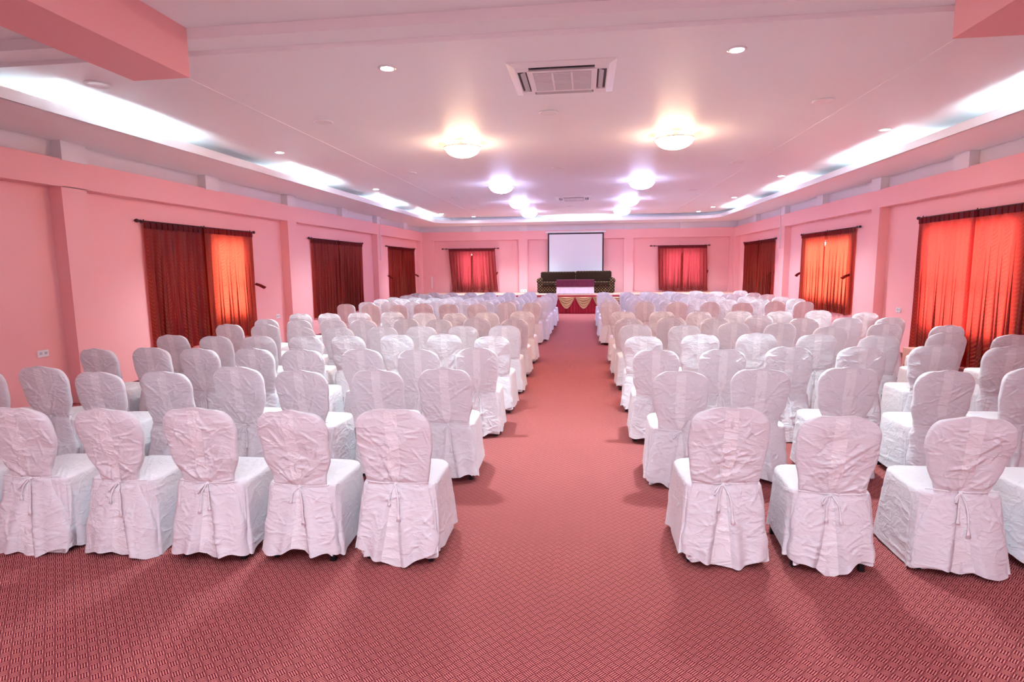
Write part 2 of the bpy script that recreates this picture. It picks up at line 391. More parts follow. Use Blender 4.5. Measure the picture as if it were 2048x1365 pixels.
# windows: frame, mullion, panes
wi = 0
def window(axis, p0, p1, a0, a1, z0, z1):
    global wi; wi += 1
    mb = MB(); t = 0.045; pm = (p0+p1)/2
    def b(m_, u0, u1, w0, w1, d=0.025):
        if axis == 'x': m_.box(pm-d, pm+d, u0, u1, w0, w1)
        else: m_.box(u0, u1, pm-d, pm+d, w0, w1)
    b(mb, a0, a0+t, z0, z1); b(mb, a1-t, a1, z0, z1); b(mb, a0+t, a1-t, z0, z0+t); b(mb, a0+t, a1-t, z1-t, z1)
    w = struct(mb.build('window_%d' % wi, M['plastic']))
    nn = 2 if a1-a0 < 1.6 else 3; step = (a1-a0-2*t)/nn
    for k in range(1, nn):
        mb = MB(); b(mb, a0+t+k*step-0.018, a0+t+k*step+0.018, z0+t, z1-t); mb.build('mullion', M['plastic'], w)
    mb = MB(); b(mb, a0+t, a1-t, z0+0.42*(z1-z0), z0+0.42*(z1-z0)+0.035); mb.build('transom', M['plastic'], w)
    for k in range(nn):
        mb = MB(); b(mb, a0+t+k*step+0.01, a0+t+(k+1)*step-0.01, z0+t, z1-t, 0.003); mb.build('pane', M['glass'], w)
for w in winL: window('x', XL-RD-0.15, XL-RD, *w)
for w in winR: window('x', XR+RD, XR+RD+0.15, *w)
for w in winB: window('y', YB+0.15, YB+0.30, *w)

# ------------------------------------------------------------------ stage
ST = 0.705; SY = 21.38
stage = empty('stage', (-0.44, 21.4, 0)); tag(stage, 'low stage across the far end, tan carpet top and red skirted front', 'stage')
def local(mb, root):
    l = root.location; mb.v = [(a-l.x, b-l.y, c-l.z) for a, b, c in mb.v]; return mb
local(MB().box(XL-RD+0.004, XR+RD-0.004, 21.42, 23.19, 0, ST-0.03), stage).build('platform', M['base'], stage)
local(MB().box(XL-RD+0.004, XR+RD-0.004, SY-0.02, 23.19, ST-0.03, ST).box(XL+0.004, XR-0.004, 23.19, YB-0.003, ST-0.03, ST), stage).build('carpet_top', M['stagetop'], stage)
x = np.linspace(XL-RD+0.01, XR+RD-0.01, 900); v = []; f = []
for zz, am in ((ST-0.10, 0.006), (0.35, 0.014), (0.005, 0.022)):
    for q in x: v.append((q, SY+0.012+am*math.sin(q*2*PI/0.115+0.6*math.sin(q*3.1)), zz))
nx = len(x)
for r in range(2):
    for k in range(nx-1): f.append((r*nx+k, r*nx+k+1, (r+1)*nx+k+1, (r+1)*nx+k))
local(MB().add(v, f), stage).build('pleated_skirt', M['red'], stage, True)
local(MB().box(XL-RD+0.002, XR+RD-0.002, SY-0.03, SY-0.012, ST-0.095, ST-0.03), stage).build('red_band', M['red'], stage)
def swag(x0, x1, zt, drop):
    nu, nv = 22, 26; v = []; f = []
    for j in range(nv+1):
        b = j/nv
        for i in range(nu+1):
            a = i/nu*2-1
            w = 1.0
            # catenary rows: each row hangs between the two upper corners
            ztop = zt - drop*b*(1-abs(a)**1.9) - 0.0
            xx = (x0+x1)/2 + a*(x1-x0)/2*(1-0.12*b*(1-abs(a)))
            yy = SY-0.035-0.030*(1-a*a)*b**0.5 - 0.028*math.sin(b*2*PI*4.5)*(1-abs(a)**3)
            v.append((xx, yy, ztop))
    for j in range(nv):
        for i in range(nu): q = j*(nu+1)+i; f.append((q, q+1, q+nu+2, q+nu+1))
    return MB().add(v, f)
k = -0.945
xs = []
q = -0.945-0.63*9
while q < XR: xs.append(q); q += 0.63
for q in xs:
    if q+0.6 > XR+0.1: continue
    local(swag(q, q+0.62, ST-0.088, 0.43), stage).build('gold_swag', M['gold'], stage, True)

# ------------------------------------------------------------------ projector screen
ps = empty('projector_screen', (-0.335, YB-0.06, ST+0.02)); tag(ps, 'white pull-down projector screen with thin black borders behind the sofa', 'projector screen')
def lbox(root, name, mat, *b, r=None):
    mb = MB()
    if r: mb.rbox(*b, r)
    else: mb.box(*b)
    ob = local(mb, root).build(name, mat, root); 
    if r: smooth_angle(ob)
    return ob
lbox(ps, 'housing', M['plastic'], -1.53, 0.86, YB-0.10, YB-0.012, 3.055, 3.13, r=0.02)
lbox(ps, 'border', M['screenblack'], -1.44, 0.77, YB-0.050, YB-0.046, 1.30, 3.055)
lbox(ps, 'viewing_surface', M['screen'], -1.385, 0.715, YB-0.056, YB-0.051, 1.36, 3.00)
lbox(ps, 'bottom_bar', M['screenblack'], -1.46, 0.79, YB-0.065, YB-0.04, 1.27, 1.30)
lbox(ps, 'pull_cord', M['plastic'], -0.339, -0.331, YB-0.056, YB-0.048, ST+0.02, 1.27)

# ------------------------------------------------------------------ sofa and low table on the stage
so = empty('sofa', (-0.32, 22.62, ST)); tag(so, 'long dark brown patterned sofa on the stage in front of the projector screen', 'sofa')
lbox(so, 'base', M['sofa'], -1.66, 1.03, 22.56, 23.25, ST+0.03, ST+0.27, r=0.03)
for a, b in ((-1.64, -0.325), (-0.315, 1.01)):
    lbox(so, 'seat_cushion', M['sofa'], a, b, 22.52, 23.12, ST+0.255, ST+0.44, r=0.055)
    lbox(so, 'back_cushion', M['sofa'], a-0.06 if a < -1 else a-0.012, b+0.06 if b > 0 else b+0.012, 22.97, 23.25, ST+0.38, ST+0.825+(0.02 if a > -1 else 0), r=0.07)
lbox(so, 'back_frame', M['sofa'], -1.70, 1.07, 23.18, 23.34, ST+0.03, ST+0.76, r=0.05)
for sx in (-1, 1):
    x0, x1 = (-1.80, -1.62) if sx < 0 else (0.99, 1.17)
    lbox(so, 'arm', M['sofa'], x0, x1, 22.56, 23.28, ST+0.03, ST+0.47, r=0.03)
    mb = MB(); cx = (x0+x1)/2; mb.lathe([(0.02, -0.37), (0.10, -0.365), (0.115, -0.34), (0.115, 0.34), (0.10, 0.365), (0.02, 0.37)], 20, (cx, 22.92, ST+0.475), 'y')
    smooth_angle(local(mb, so).build('arm_roll', M['sofa'], so))
    for yy in (22.62, 23.2): lbox(so, 'foot', M['black'], cx-0.03, cx+0.03, yy-0.03, yy+0.03, ST, ST+0.04)

tb = empty('low_table', (-0.32, 21.95, ST)); tag(tb, 'low table under a white cloth at the stage front, before the sofa', 'table')
def cloth_box(x0, x1, y0, y1, zt, zb, flare, seed, n=26):
    rg = random.Random(seed); v = []; f = []; per = []
    for k in range(n): per.append((x0+(x1-x0)*k/n, y0, 0, -1))
    for k in range(n//2): per.append((x1, y0+(y1-y0)*k/(n//2), 1, 0))
    for k in range(n): per.append((x1-(x1-x0)*k/n, y1, 0, 1))
    for k in range(n//2): per.append((x0, y1-(y1-y0)*k/(n//2), -1, 0))
    m_ = len(per); ph = rg.random()*6
    for j, (z, fl) in enumerate(((zt, 0), (zt-0.008, 0.004), ((zt+zb)/2, 0.35), (zb, 1))):
        for i, (a, b, nx_, ny_) in enumerate(per):
            w = flare*fl*(0.6+0.5*math.sin(i*1.9+ph)); v.append((a+nx_*w, b+ny_*w, z))
    for j in range(3):
        for i in range(m_): f.append((j*m_+i, (j+1)*m_+i, (j+1)*m_+(i+1) % m_, j*m_+(i+1) % m_))
    f.append(tuple(range(m_)))
    return MB().add(v, f)
lbox(tb, 'tabletop', M['base'], -0.99, 0.35, 21.72, 22.18, ST+0.50, ST+0.522)
for a in (-0.95, 0.28):
    for b in (21.75, 22.12): lbox(tb, 'leg', M['black'], a, a+0.03, b, b+0.03, ST, ST+0.50)
w = local(cloth_box(-1.005, 0.365, 21.70, 22.20, ST+0.526, ST+0.02, 0.016, 3), tb).build('white_cloth', M['tablewhite'], tb)
w['label'] = 'white table linen reaching the stage floor'
w = local(cloth_box(-1.02, 0.38, 21.685, 22.215, ST+0.532, ST+0.27, 0.010, 5), tb).build('overlay_cloth', M['maroon'], tb)
w['label'] = 'maroon overlay covering the top half'

# ------------------------------------------------------------------ curtains
def curtain(name, axis, plane, sgn, top, bot, zt, zb, seed, mat, npl, puddle=0.0, gap=None):
    """hanging panel: top=(a0,a1) along the wall at the header, bot=(a0,a1) at the hem; sgn = direction into the room"""
    rg = random.Random(seed); nu, nv = npl*10, 30; v = []; f = []; uvs = []
    ph = [rg.uniform(-0.5, 0.5) for _ in range(npl+2)]; am = [rg.uniform(0.55, 1.3) for _ in range(npl+2)]
    sl = rg.uniform(-0.15, 0.15)
    for j in range(nv+1):
        t = (j/nv)**1.15; z = zt+(zb-zt)*t
        hd = max(0.0, 1-t/0.055)
        for i in range(nu+1):
            u = i/nu; s = u*npl; k = int(min(s, npl-1)); fr = s-k
            pp = ph[k]*(1-fr)+ph[k+1]*fr; aa = am[k]*(1-fr)+am[k+1]*fr
            e = t**0.8
            a0 = top[0]+(bot[0]-top[0])*t**1.3; a1 = top[1]+(bot[1]-top[1])*t**1.3
            pit = (a1-a0)/npl; a = a0+(a1-a0)*u + 0.27*pit*aa*e*math.sin(4*PI*(s+pp*0.35*e))*min(1, 6*u, 6*(1-u)) + 0.018*math.sin(2*PI*s*0.5+pp*3+t*2+seed)*e
            if gap and t < 0.25:
                g = gap[1]*math.sin(PI*min(1, max(0, (t-0.03)/0.16)))
                a -= g*(u if gap[0] > 0 else -(1-u))*(abs(u)**6 if gap[0] > 0 else abs(1-u)**6)
            off = 0.045 + (0.010+0.022*e)*aa*math.sin(2*PI*(s+pp*0.35*e)) + 0.006*math.sin(2*PI*s*2+t*7)*e
            off = off*(1-hd) + hd*(0.045+0.011*math.sin(2*PI*s*2))
            zz = z + (0.012*math.sin(2*PI*s*0.5)+0.010*math.sin(s*2.3+seed))*t
            if puddle and t > 0.93: off += puddle*(t-0.93)/0.07*(0.6+0.5*math.sin(s*4.0+seed))
            v.append((plane+sgn*off, a, zz) if axis == 'x' else (a, plane+sgn*off, zz))
            uvs.append((u*(top[1]-top[0])*1.9+seed*0.37, zt-z if z else 0))
    for j in range(nv):
        for i in range(nu): q = j*(nu+1)+i; f.append((q, q+1, q+nu+2, q+nu+1))
    zm = v[0]
    o_ = empty(name, (zm[0], zm[1], zb))
    l = o_.location; v = [(a-l.x, b-l.y, c-l.z) for a, b, c in v]
    d = link('drape', mesh('drape', v, f, mat, True, uvs), o_)
    # header tape across the top
    mb = MB(); a0, a1 = top
    for k in range(npl*2):
        aa = a0+(a1-a0)*(k+0.5)/(npl*2); w_ = (a1-a0)/(npl*2)*0.36
        if axis == 'x': mb.box(plane+sgn*0.030, plane+sgn*0.066, aa-w_, aa+w_, zt-0.085, zt+0.012)
        else: mb.box(aa-w_, aa+w_, plane+sgn*0.030, plane+sgn*0.066, zt-0.085, zt+0.012)
    local(mb, o_).build('pinch_pleat_header', mat, o_)
    return o_
def rod(axis, plane, sgn, a0, a1, z, label, grp='curtain rods'):
    o_ = empty('curtain_rod', (plane+sgn*0.05, a0, z) if axis == 'x' else (a0, plane+sgn*0.05, z)); r = 0.0125
    tag(o_, label, 'curtain rod', grp)
    P = lambda a, d=0.05, zz=0: (plane+sgn*d, a, z+zz) if axis == 'x' else (a, plane+sgn*d, z+zz)
    mb = MB(); mb.tube([P(a0), P(a1)], r, 12); local(mb, o_).build('pole', M['bronze'], o_, True)
    for a, d in ((a0, -1), (a1, 1)):
        mb = MB(); prof = [(0.012, 0), (0.020, 0.008), (0.014, 0.018), (0.028, 0.04), (0.030, 0.055), (0.018, 0.082), (0.003, 0.10)]
        if d < 0: prof = [(r_, -z_) for r_, z_ in prof]
        mb.lathe([(r_, a+z_) for r_, z_ in prof], 14, (plane+sgn*0.05, 0, z) if axis == 'x' else (0, plane+sgn*0.05, z), 'y' if axis == 'x' else 'x')
        local(mb, o_).build('finial', M['bronze'], o_, True)
    for a in (a0+0.09, (a0+a1)/2, a1-0.09):
        mb = MB(); mb.tube([P(a, 0.0), P(a, 0.05)], 0.009, 8)
        mb.tube([P(a, 0.05, -0.024), P(a, 0.05, 0.030)], [0.014, 0.007], 8)
        mb.tube([P(a, 0.0), P(a, 0.006)], 0.026, 12)
        local(mb, o_).build('bracket', M['bronze'], o_)
    return o_
def tieback(axis, plane, sgn, a, z, da, label):
    """cloth strap sticking out of the wall hook beside the curtain"""
    o_ = empty('curtain_tieback', (plane, a, z) if axis == 'x' else (a, plane, z)); tag(o_, label, 'curtain tieback', 'curtain tiebacks')
    P = lambda t, d, zz: (plane+sgn*d, a+t, z+zz) if axis == 'x' else (a+t, plane+sgn*d, z+zz)
    mb = MB(); mb.tube([P(0, 0.0, 0), P(0, 0.06, 0)], 0.006, 8); mb.lathe([(0.004, 0), (0.018, 0.005), (0.018, 0.012), (0.004, 0.018)], 12, P(0, 0.06, 0), 'x' if axis == 'x' else 'y')
    local(mb, o_).build('hook', M['bronze'], o_)
    mb = MB(); mb.tube([P(0, 0.05, 0), P(da*0.5, 0.10, -0.04), P(da, 0.13, -0.09)], [0.03, 0.034, 0.04], 8, 0.35)
    me = local(mb, o_); ob = link('strap', mesh('strap', me.v, me.f, M['curtain'], True, [(p[1]+p[0], p[2]) for p in me.v]), o_)
    return o_
XW, XV, YW = XL-RD, XR+RD, YB+0.15
GC = 'red fern patterned curtains'
def pair(side, a0, a1, zt, zb, where, seed, mat=None, split=0.5, flare=0.0, puddle=0.0, gap=0.0, ratio=5.6):
    mats = mat if isinstance(mat, tuple) else (mat or M['curtain'],)*2; ax, pl, sg = {'L': ('x', XW, 1), 'R': ('x', XV, -1), 'B': ('y', YW-0.11, -1)}[side]
    mid = a0+(a1-a0)*split; n1 = max(4, int((mid-a0)*ratio)); n2 = max(4, int((a1-mid)*ratio))
    near_first = {'L': ('nearer', 'farther'), 'R': ('nearer', 'farther'), 'B': ('left', 'right')}[side]
    for (t, b, nn, w_, s_, g_) in (((a0, mid+0.045), (a0+flare*0.9, mid+0.05), n1, near_first[0], seed, (1, gap)), ((mid-0.045, a1), (mid-0.05, a1+flare*0.8), n2, near_first[1], seed+1, (-1, gap))):
        c = curtain('curtain', ax, pl+(sg*0.03 if w_ == near_first[1] else 0), sg, t, b, zt-0.02, zb+(0.03 if puddle else 0), s_, mats[w_ == near_first[1]], nn, puddle, g_ if gap else None)
        tag(c, where[w_ == near_first[1]], 'curtain', GC)
    return
# left wall
rod('x', XW, 1, 8.22, 11.28, 2.50, 'dark bronze rod with round finials, nearest window on the left wall')
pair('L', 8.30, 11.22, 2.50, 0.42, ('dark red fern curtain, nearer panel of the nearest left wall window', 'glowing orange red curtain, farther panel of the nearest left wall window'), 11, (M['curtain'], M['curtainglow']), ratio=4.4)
rod('x', XW, 1, 13.80, 17.20, 2.50, 'dark bronze rod above the middle curtained window on the left wall')
pair('L', 13.88, 17.15, 2.50, 0.50, ('dark red fern curtain, nearer panel of the middle left wall window', 'dark red fern curtain, farther panel of the middle left wall window'), 21)
rod('x', XW, 1, 19.45, 22.75, 2.49, 'dark bronze rod above the farthest curtained window on the left wall')
pair('L', 19.70, 22.65, 2.49, 0.62, ('red fern curtain, nearer panel of the farthest left wall window', 'red fern curtain, farther panel of the farthest left wall window'), 31)
# right wall
rod('x', XV, -1, 8.15, 11.15, 2.52, 'dark bronze rod above the large glowing window at right')
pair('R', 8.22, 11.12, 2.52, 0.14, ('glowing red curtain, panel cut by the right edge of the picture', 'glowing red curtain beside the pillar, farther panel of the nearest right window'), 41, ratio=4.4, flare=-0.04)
rod('x', XV, -1, 13.45, 16.72, 2.52, 'dark bronze rod above the middle window on the right wall')
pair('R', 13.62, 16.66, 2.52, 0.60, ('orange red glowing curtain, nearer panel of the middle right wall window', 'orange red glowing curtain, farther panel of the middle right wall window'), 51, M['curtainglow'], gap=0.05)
rod('x', XV, -1, 18.95, 22.45, 2.53, 'dark bronze rod above the farthest window on the right wall')
pair('R', 19.05, 22.35, 2.53, 0.66, ('brownish red curtain, nearer panel of the farthest right wall window', 'brownish red curtain, farther panel of the farthest right wall window'), 61)
# far wall
YW = YB+0.11
rod('y', YW, -1, -5.72, -3.52, 2.49, 'dark bronze rod above the window left of the projector screen')
pair('B', -5.50, -3.58, 2.49, ST+0.01, ('crimson curtain left of the stage sofa, left panel, hem puddled on stage', 'crimson curtain left of the stage sofa, right panel, hem puddled on stage'), 71, M['curtainback'], flare=0.16, puddle=0.12, gap=0.07, ratio=9)
rod('y', YW, -1, 2.66, 4.78, 2.50, 'dark bronze rod above the window right of the projector screen')
pair('B', 2.86, 4.72, 2.50, ST+0.03, ('crimson curtain right of the stage sofa, left panel', 'crimson curtain right of the stage sofa, right panel'), 81, M['curtainback'], flare=0.06, puddle=0.10, gap=0.04, ratio=9)
tieback('x', XW, 1, 11.28, 1.45, 0.20, 'dark red tieback strap beside the nearest left wall curtain')
tieback('x', XW, 1, 19.52, 1.48, 0.22, 'red tieback strap on the near edge of the farthest left curtain')
tieback('x', XW, 1, 22.72, 1.48, 0.22, 'red tieback strap on the far edge of the farthest left curtain')
tieback('x', XV, -1, 13.72, 1.50, 0.22, 'red tieback strap on the near edge of the middle right curtain')
tieback('x', XV, -1, 16.72, 1.50, 0.10, 'red tieback strap on the far edge of the middle right curtain')
tieback('x', XV, -1, 19.10, 1.50, 0.18, 'brown red tieback strap on the farthest right wall curtain')
tieback('y', YW, -1, -3.50, 1.52, -0.06, 'small red tieback beside the curtain left of the sofa')
tieback('y', YW, -1, 4.80, 1.52, -0.06, 'small red tieback beside the curtain right of the sofa')

# ------------------------------------------------------------------ ceiling fixtures
def cove(axis, a0, a1, p, label):
    o_ = empty('tube_light', (p, a0, 3.435) if axis == 'y' else (a0, p, 3.435)); tag(o_, label, 'tube light', 'hidden cove tube lights')
    mb = MB()
    if axis == 'y': mb.box(p-0.03, p+0.03, a0-0.02, a1+0.02, ZS+0.021, ZS+0.06)
    else: mb.box(a0-0.02, a1+0.02, p-0.03, p+0.03, ZS+0.021, ZS+0.06)
    local(mb, o_).build('batten', M['plastic'], o_)
    mb = MB(); mb.tube([(p, a0, 3.478), (p, a1, 3.478)] if axis == 'y' else [(a0, p, 3.478), (a1, p, 3.478)], 0.015, 8)
    local(mb, o_).build('tube', M['tube'], o_, True)
def zp(i): return ['nearest', 'second', 'third', 'fourth', 'fifth', 'sixth'][i]
for i, (a, b) in enumerate(((5.9, 7.5), (10.9, 12.2), (15.7, 16.9), (19.7, 20.9))):
    cove('y', a, b, IL-0.13, 'bright tube hidden in the left ceiling cove, %s glow patch from viewer' % zp(i))
for i, (a, b) in enumerate(((6.2, 7.6), (9.9, 11.4), (14.2, 15.4), (18.6, 19.8))):
    cove('y', a, b, IR+0.13, 'bright tube hidden in the right ceiling cove, %s glow patch from viewer' % zp(i))
cove('x', -0.9, 0.5, IY+0.13, 'bright tube hidden in the cove above the projector screen')

def dome(x, y, warm, label):
    o_ = empty('dome_light', (x, y, ZC)); tag(o_, label, 'ceiling light', 'flush dome ceiling lights')
    mb = MB(); mb.lathe([(0.13, 0.0), (0.135, -0.03), (0.14, -0.05), (0.285, -0.058), (0.292, -0.068), (0.285, -0.075)], 36); mb.build('rim', M['chrome'], o_, True)
    prof = [(0.280, -0.074)]
    for k in range(1, 9):
        a = k*PI/2/8; prof.append((max(0.012, 0.262*math.cos(a)), -0.074-0.135*math.sin(a)))
    mb = MB(); mb.lathe(prof, 36); mb.build('glass_shade', M['warm'] if warm else M['cool'], o_, True)
    mb = MB(); mb.lathe([(0.012, -0.205), (0.018, -0.215), (0.010, -0.228), (0.003, -0.232)], 10); mb.build('finial', M['chrome'], o_, True)
    # lamps inside shine out over the open rim on to the ceiling
    for k in range(4):
        a = k*PI/2+PI/4
        l = bpy.data.lights.new('dome_bulb', 'POINT'); l.energy = 2.6 if warm else 1.2; l.color = (1.0, 0.42, 0.16) if warm else (0.55, 0.48, 1.0); l.shadow_soft_size = 0.02
        lo = bpy.data.objects.new('dome_bulb', l); lo.location = (0.24*math.cos(a), 0.24*math.sin(a), -0.032); C.objects.link(lo); lo.parent = o_
DL = [(-1.85, 8.98, 1, 'left warm glowing dome light, nearest pair'), (1.29, 8.90, 1, 'right warm glowing dome light, nearest pair'),
      (-1.88, 13.42, 0, 'left cool white dome light of the second pair'), (1.25, 13.32, 0, 'right cool white dome light of the second pair'),
      (-1.88, 17.12, 0, 'left cool white dome light of the third pair'), (1.25, 17.05, 0, 'right cool white dome light of the third pair'),
      (-1.88, 20.25, 0, 'left cool white dome light of the farthest pair'), (1.25, 20.05, 0, 'right cool white dome light of the farthest pair')]
for x_, y_, w_, lb in DL: dome(x_, y_, w_, lb)

def downlight(x, y, label, spot=True):
    o_ = empty('downlight', (x, y, ZC)); tag(o_, label, 'downlight', 'lit recessed downlights')
    MB().lathe([(0.062, -0.001), (0.084, -0.001), (0.086, -0.006), (0.064, -0.010)], 24).build('trim_ring', M['plastic'], o_, True)
    MB().lathe([(0.062, -0.003), (0.060, -0.011), (0.02, -0.013)], 24).build('lens', M['down'], o_, True)
    l = bpy.data.lights.new('downlight_beam', 'SPOT'); l.energy = SPOT_W; l.spot_size = 1.9; l.spot_blend = 0.8; l.color = (0.76, 0.94, 1.0); l.shadow_soft_size = 0.12
    lo = bpy.data.objects.new('downlight_beam', l); lo.location = (0, 0, -0.03); C.objects.link(lo); lo.parent = o_
for x_, y_, lb in ((-1.85, 5.55, 'lit downlight left of the nearest air conditioner'), (1.32, 5.56, 'lit downlight right of the nearest air conditioner'),
        (-4.88, 9.12, 'lit downlight beside the left cove, nearest of that line'), (-4.93, 13.65, 'lit downlight beside the left cove, second of that line'),
        (-4.98, 20.3, 'lit downlight beside the left cove near the far corner'), (-4.1, 21.7, 'small lit downlight in the far left ceiling corner'),
        (-1.93, 21.75, 'lit downlight just behind the farthest left dome light'), (1.22, 21.6, 'lit downlight just behind the farthest right dome light'),
        (4.0, 21.5, 'small lit downlight in the far right ceiling corner'), (4.17, 19.95, 'lit downlight beside the right cove, fourth of that line'),
        (4.18, 17.3, 'lit downlight beside the right cove, third of that line'), (4.18, 13.35, 'lit downlight beside the right cove, second of that line'),
        (4.21, 9.07, 'lit downlight beside the right cove, nearest of that line')):
    downlight(x_, y_, lb)
def speaker(x, y, label, dark=False):
    o_ = empty('ceiling_speaker', (x, y, ZC)); tag(o_, label, 'ceiling speaker', 'unlit round ceiling fittings')
    MB().lathe([(0.085, -0.001), (0.118, -0.001), (0.120, -0.008), (0.110, -0.016), (0.088, -0.012)], 28).build('rim', M['plastic'], o_, True)
    MB().lathe([(0.088, -0.004), (0.086, -0.010), (0.02, -0.011)], 28).build('grille', M['offlamp'] if not dark else M['grey'], o_, True)
for x_, y_, lb in ((-4.87, 5.56, 'unlit round fitting with grey centre at the upper left'), (-3.32, 7.37, 'unlit round fitting left of the nearest warm dome'),
        (-0.44, 7.40, 'unlit round fitting just beyond the nearest air conditioner'), (2.74, 7.39, 'unlit round fitting at right, nearest of that side'),
        (-3.43, 11.48, 'unlit round fitting on the left, second of its line'), (-0.50, 11.44, 'unlit round fitting mid ceiling between the dome pairs'),
        (2.78, 11.37, 'unlit round fitting on the right, second of its line'), (-3.46, 15.74, 'unlit round fitting on the left, third of its line'),
        (2.74, 15.45, 'unlit round fitting on the right, third of its line'), (-3.55, 18.93, 'unlit round fitting on the left, farthest of its line'),
        (-0.46, 18.72, 'small unlit round fitting just beyond the far air conditioner')):
    speaker(x_, y_, lb, y_ < 6)

def aircon(x, y, s, label):
    o_ = empty('air_conditioner', (x, y, ZC)); tag(o_, label, 'air conditioner', 'ceiling cassette air conditioners')
    h = s/2; z0 = -0.03
    # panel ring: bevelled outer frame around four slots, built from boxes
    mb = MB(); a = h-0.07; b = h-0.165; c = b-0.03
    mb.add([(-h, -h, 0), (h, -h, 0), (h, h, 0), (-h, h, 0), (-h, -h, -0.008), (h, -h, -0.008), (h, h, -0.008), (-h, h, -0.008), (-a, -a, z0), (a, -a, z0), (a, a, z0), (-a, a, z0)],
           [(4, 5, 1, 0), (5, 6, 2, 1), (6, 7, 3, 2), (7, 4, 0, 3), (8, 9, 5, 4), (9, 10, 6, 5), (10, 11, 7, 6), (11, 8, 4, 7)])
    o0, o1, L = h-0.175, h-0.085, h-0.20     # slot inner, outer, half length
    bx = lambda x0, x1, y0, y1: mb.box(x0, x1, y0, y1, z0, z0+0.012)
    bx(-a, a, o1, a); bx(-a, a, -a, -o1); bx(o1, a, -o1, o1); bx(-a, -o1, -o1, o1)
    for sx in (-1, 1):
        for sy in (-1, 1): bx(*sorted((sx*L, sx*o1)), *sorted((sy*L, sy*o1)))
    bx(-o0, o0, L-0.0, o0) if o0 > L else None
    mb.build('panel', M['plastic'], o_)
    g = o0
    MB().box(-g, g, -g, g, z0-0.004, z0+0.012).build('grille_frame', M['plastic'], o_)
    gg = g-0.055
    gr = MB().box(-gg, gg, -gg, gg, z0-0.006, z0-0.004).build('intake_grille', M['grey'], o_)
    mb = MB()
    for k in range(27):
        yy = -gg+0.012+k*(2*gg-0.024)/26; mb.box(-gg+0.006, gg-0.006, yy-0.0035, yy+0.0035, z0-0.010, z0-0.006)
    sl = mb.build('slats', M['plastic'], gr); sl['kind'] = 'stuff'
    for k in (-1, 1): MB().box(k*gg/3-0.008, k*gg/3+0.008, -gg, gg, z0-0.012, z0-0.006).build('grille_bar', M['plastic'], gr)
    for k in range(4):
        ca, sa = round(math.cos(k*PI/2)), round(math.sin(k*PI/2))
        rot = lambda p: (p[0]*ca-p[1]*sa, p[0]*sa+p[1]*ca, p[2])
        mb = MB(); mb.add([rot(p) for p in ((-L, o0, z0+0.014), (L, o0, z0+0.014), (L, o1, z0+0.014), (-L, o1, z0+0.014))], [(0, 1, 2, 3)])
        mb.build('air_outlet', M['dark'], o_)
        mb = MB(); mb.add([rot(p) for p in ((-L+0.02, o0+0.018, z0+0.008), (L-0.02, o0+0.018, z0+0.008), (L-0.02, o0+0.062, z0-0.010), (-L+0.02, o0+0.062, z0-0.010), (-L+0.02, o0+0.018, z0+0.011), (L-0.02, o0+0.018, z0+0.011), (L-0.02, o0+0.062, z0-0.007), (-L+0.02, o0+0.062, z0-0.007))],
            [(0, 1, 2, 3), (7, 6, 5, 4), (0, 3, 7, 4), (1, 5, 6, 2), (3, 2, 6, 7), (0, 4, 5, 1)])
        mb.build('louvre', M['grey'], o_)
aircon(-0.22, 6.10, 1.02, 'large white square air conditioner cassette near the picture top')
aircon(-0.29, 16.55, 0.98, 'white air conditioner cassette far down the ceiling')

# ------------------------------------------------------------------ small wall things
def socket(x, y, z, side, label):
    o_ = empty('wall_socket', (x, y, z)); tag(o_, label, 'wall socket', 'wall sockets')
    d = 1 if side == 'L' else -1
    mb = MB(); mb.rbox(min(0, d*0.014), max(0, d*0.014), -0.075, 0.075, -0.045, 0.045, 0.005, 2); mb.build('plate', M['plastic'], o_)
    for k in (-1, 1): MB().box(d*0.014, d*0.018, k*0.035-0.016, k*0.035+0.016, -0.012, 0.020).build('switch', M['grey'], o_)
socket(XW, 6.45, 0.72, 'L', 'white double socket left of the nearest left pillar')
socket(XW, 12.15, 0.70, 'L', 'small white socket beside the second left wall pillar')
socket(XV, 11.72, 0.86, 'R', 'small white socket beside the curtain on the right wall')
for (x_, y_, z0_, z1_, lb) in ((XL+0.012, 18.60, 2.0, ZS, 'thin pink conduit down the third left wall pillar'), (XR-0.012, 18.22, 2.2, ZS, 'thin conduit hanging down the far right wall pillar')):
    o_ = MB().tube([(0, 0, 0), (0, 0, z1_-z0_)], 0.011, 8).build('conduit', M['strip'], None, True); o_.location = (x_, y_ if x_ < 0 else 18.1, z0_); tag(o_, lb, 'conduit')
    if x_ < 0: o_.location.y = 18.45
o_ = empty('wall_trunking', (-6.24, YB-0.001, 0.90)); tag(o_, 'short white vertical strip on the far wall beside the left corner', 'trunking')
MB().box(-0.02, 0.02, -0.02, 0, 0, 0.48).build('cover', M['plastic'], o_)
MB().box(-0.026, 0.026, -0.026, 0, -0.012, 0.0).build('end_cap', M['strip'], o_)
o_ = empty('extension_socket', (-2.42, YB-0.06, ST)); tag(o_, 'small white power box on the stage floor left of the sofa', 'power box')
MB().rbox(-0.13, 0.13, -0.05, 0.05, 0.0, 0.11, 0.012).build('housing', M['plastic'], o_)
for k in (-1, 1): MB().box(k*0.06-0.025, k*0.06+0.025, -0.053, -0.05, 0.035, 0.085).build('outlet', M['grey'], o_)
o_ = empty('floor_box', (5.55, 10.2, 0)); tag(o_, 'low pinkish wooden box on the floor below the right window curtain', 'box')
MB().rbox(-0.22, 0.20, -0.18, 0.18, 0, 0.34, 0.012).build('case', M['stagetop'], o_)
MB().lathe([(0.035, 0), (0.045, -0.004), (0.045, -0.008)], 16, (-0.05, -0.181, 0.26), 'y').build('port', M['dark'], o_)

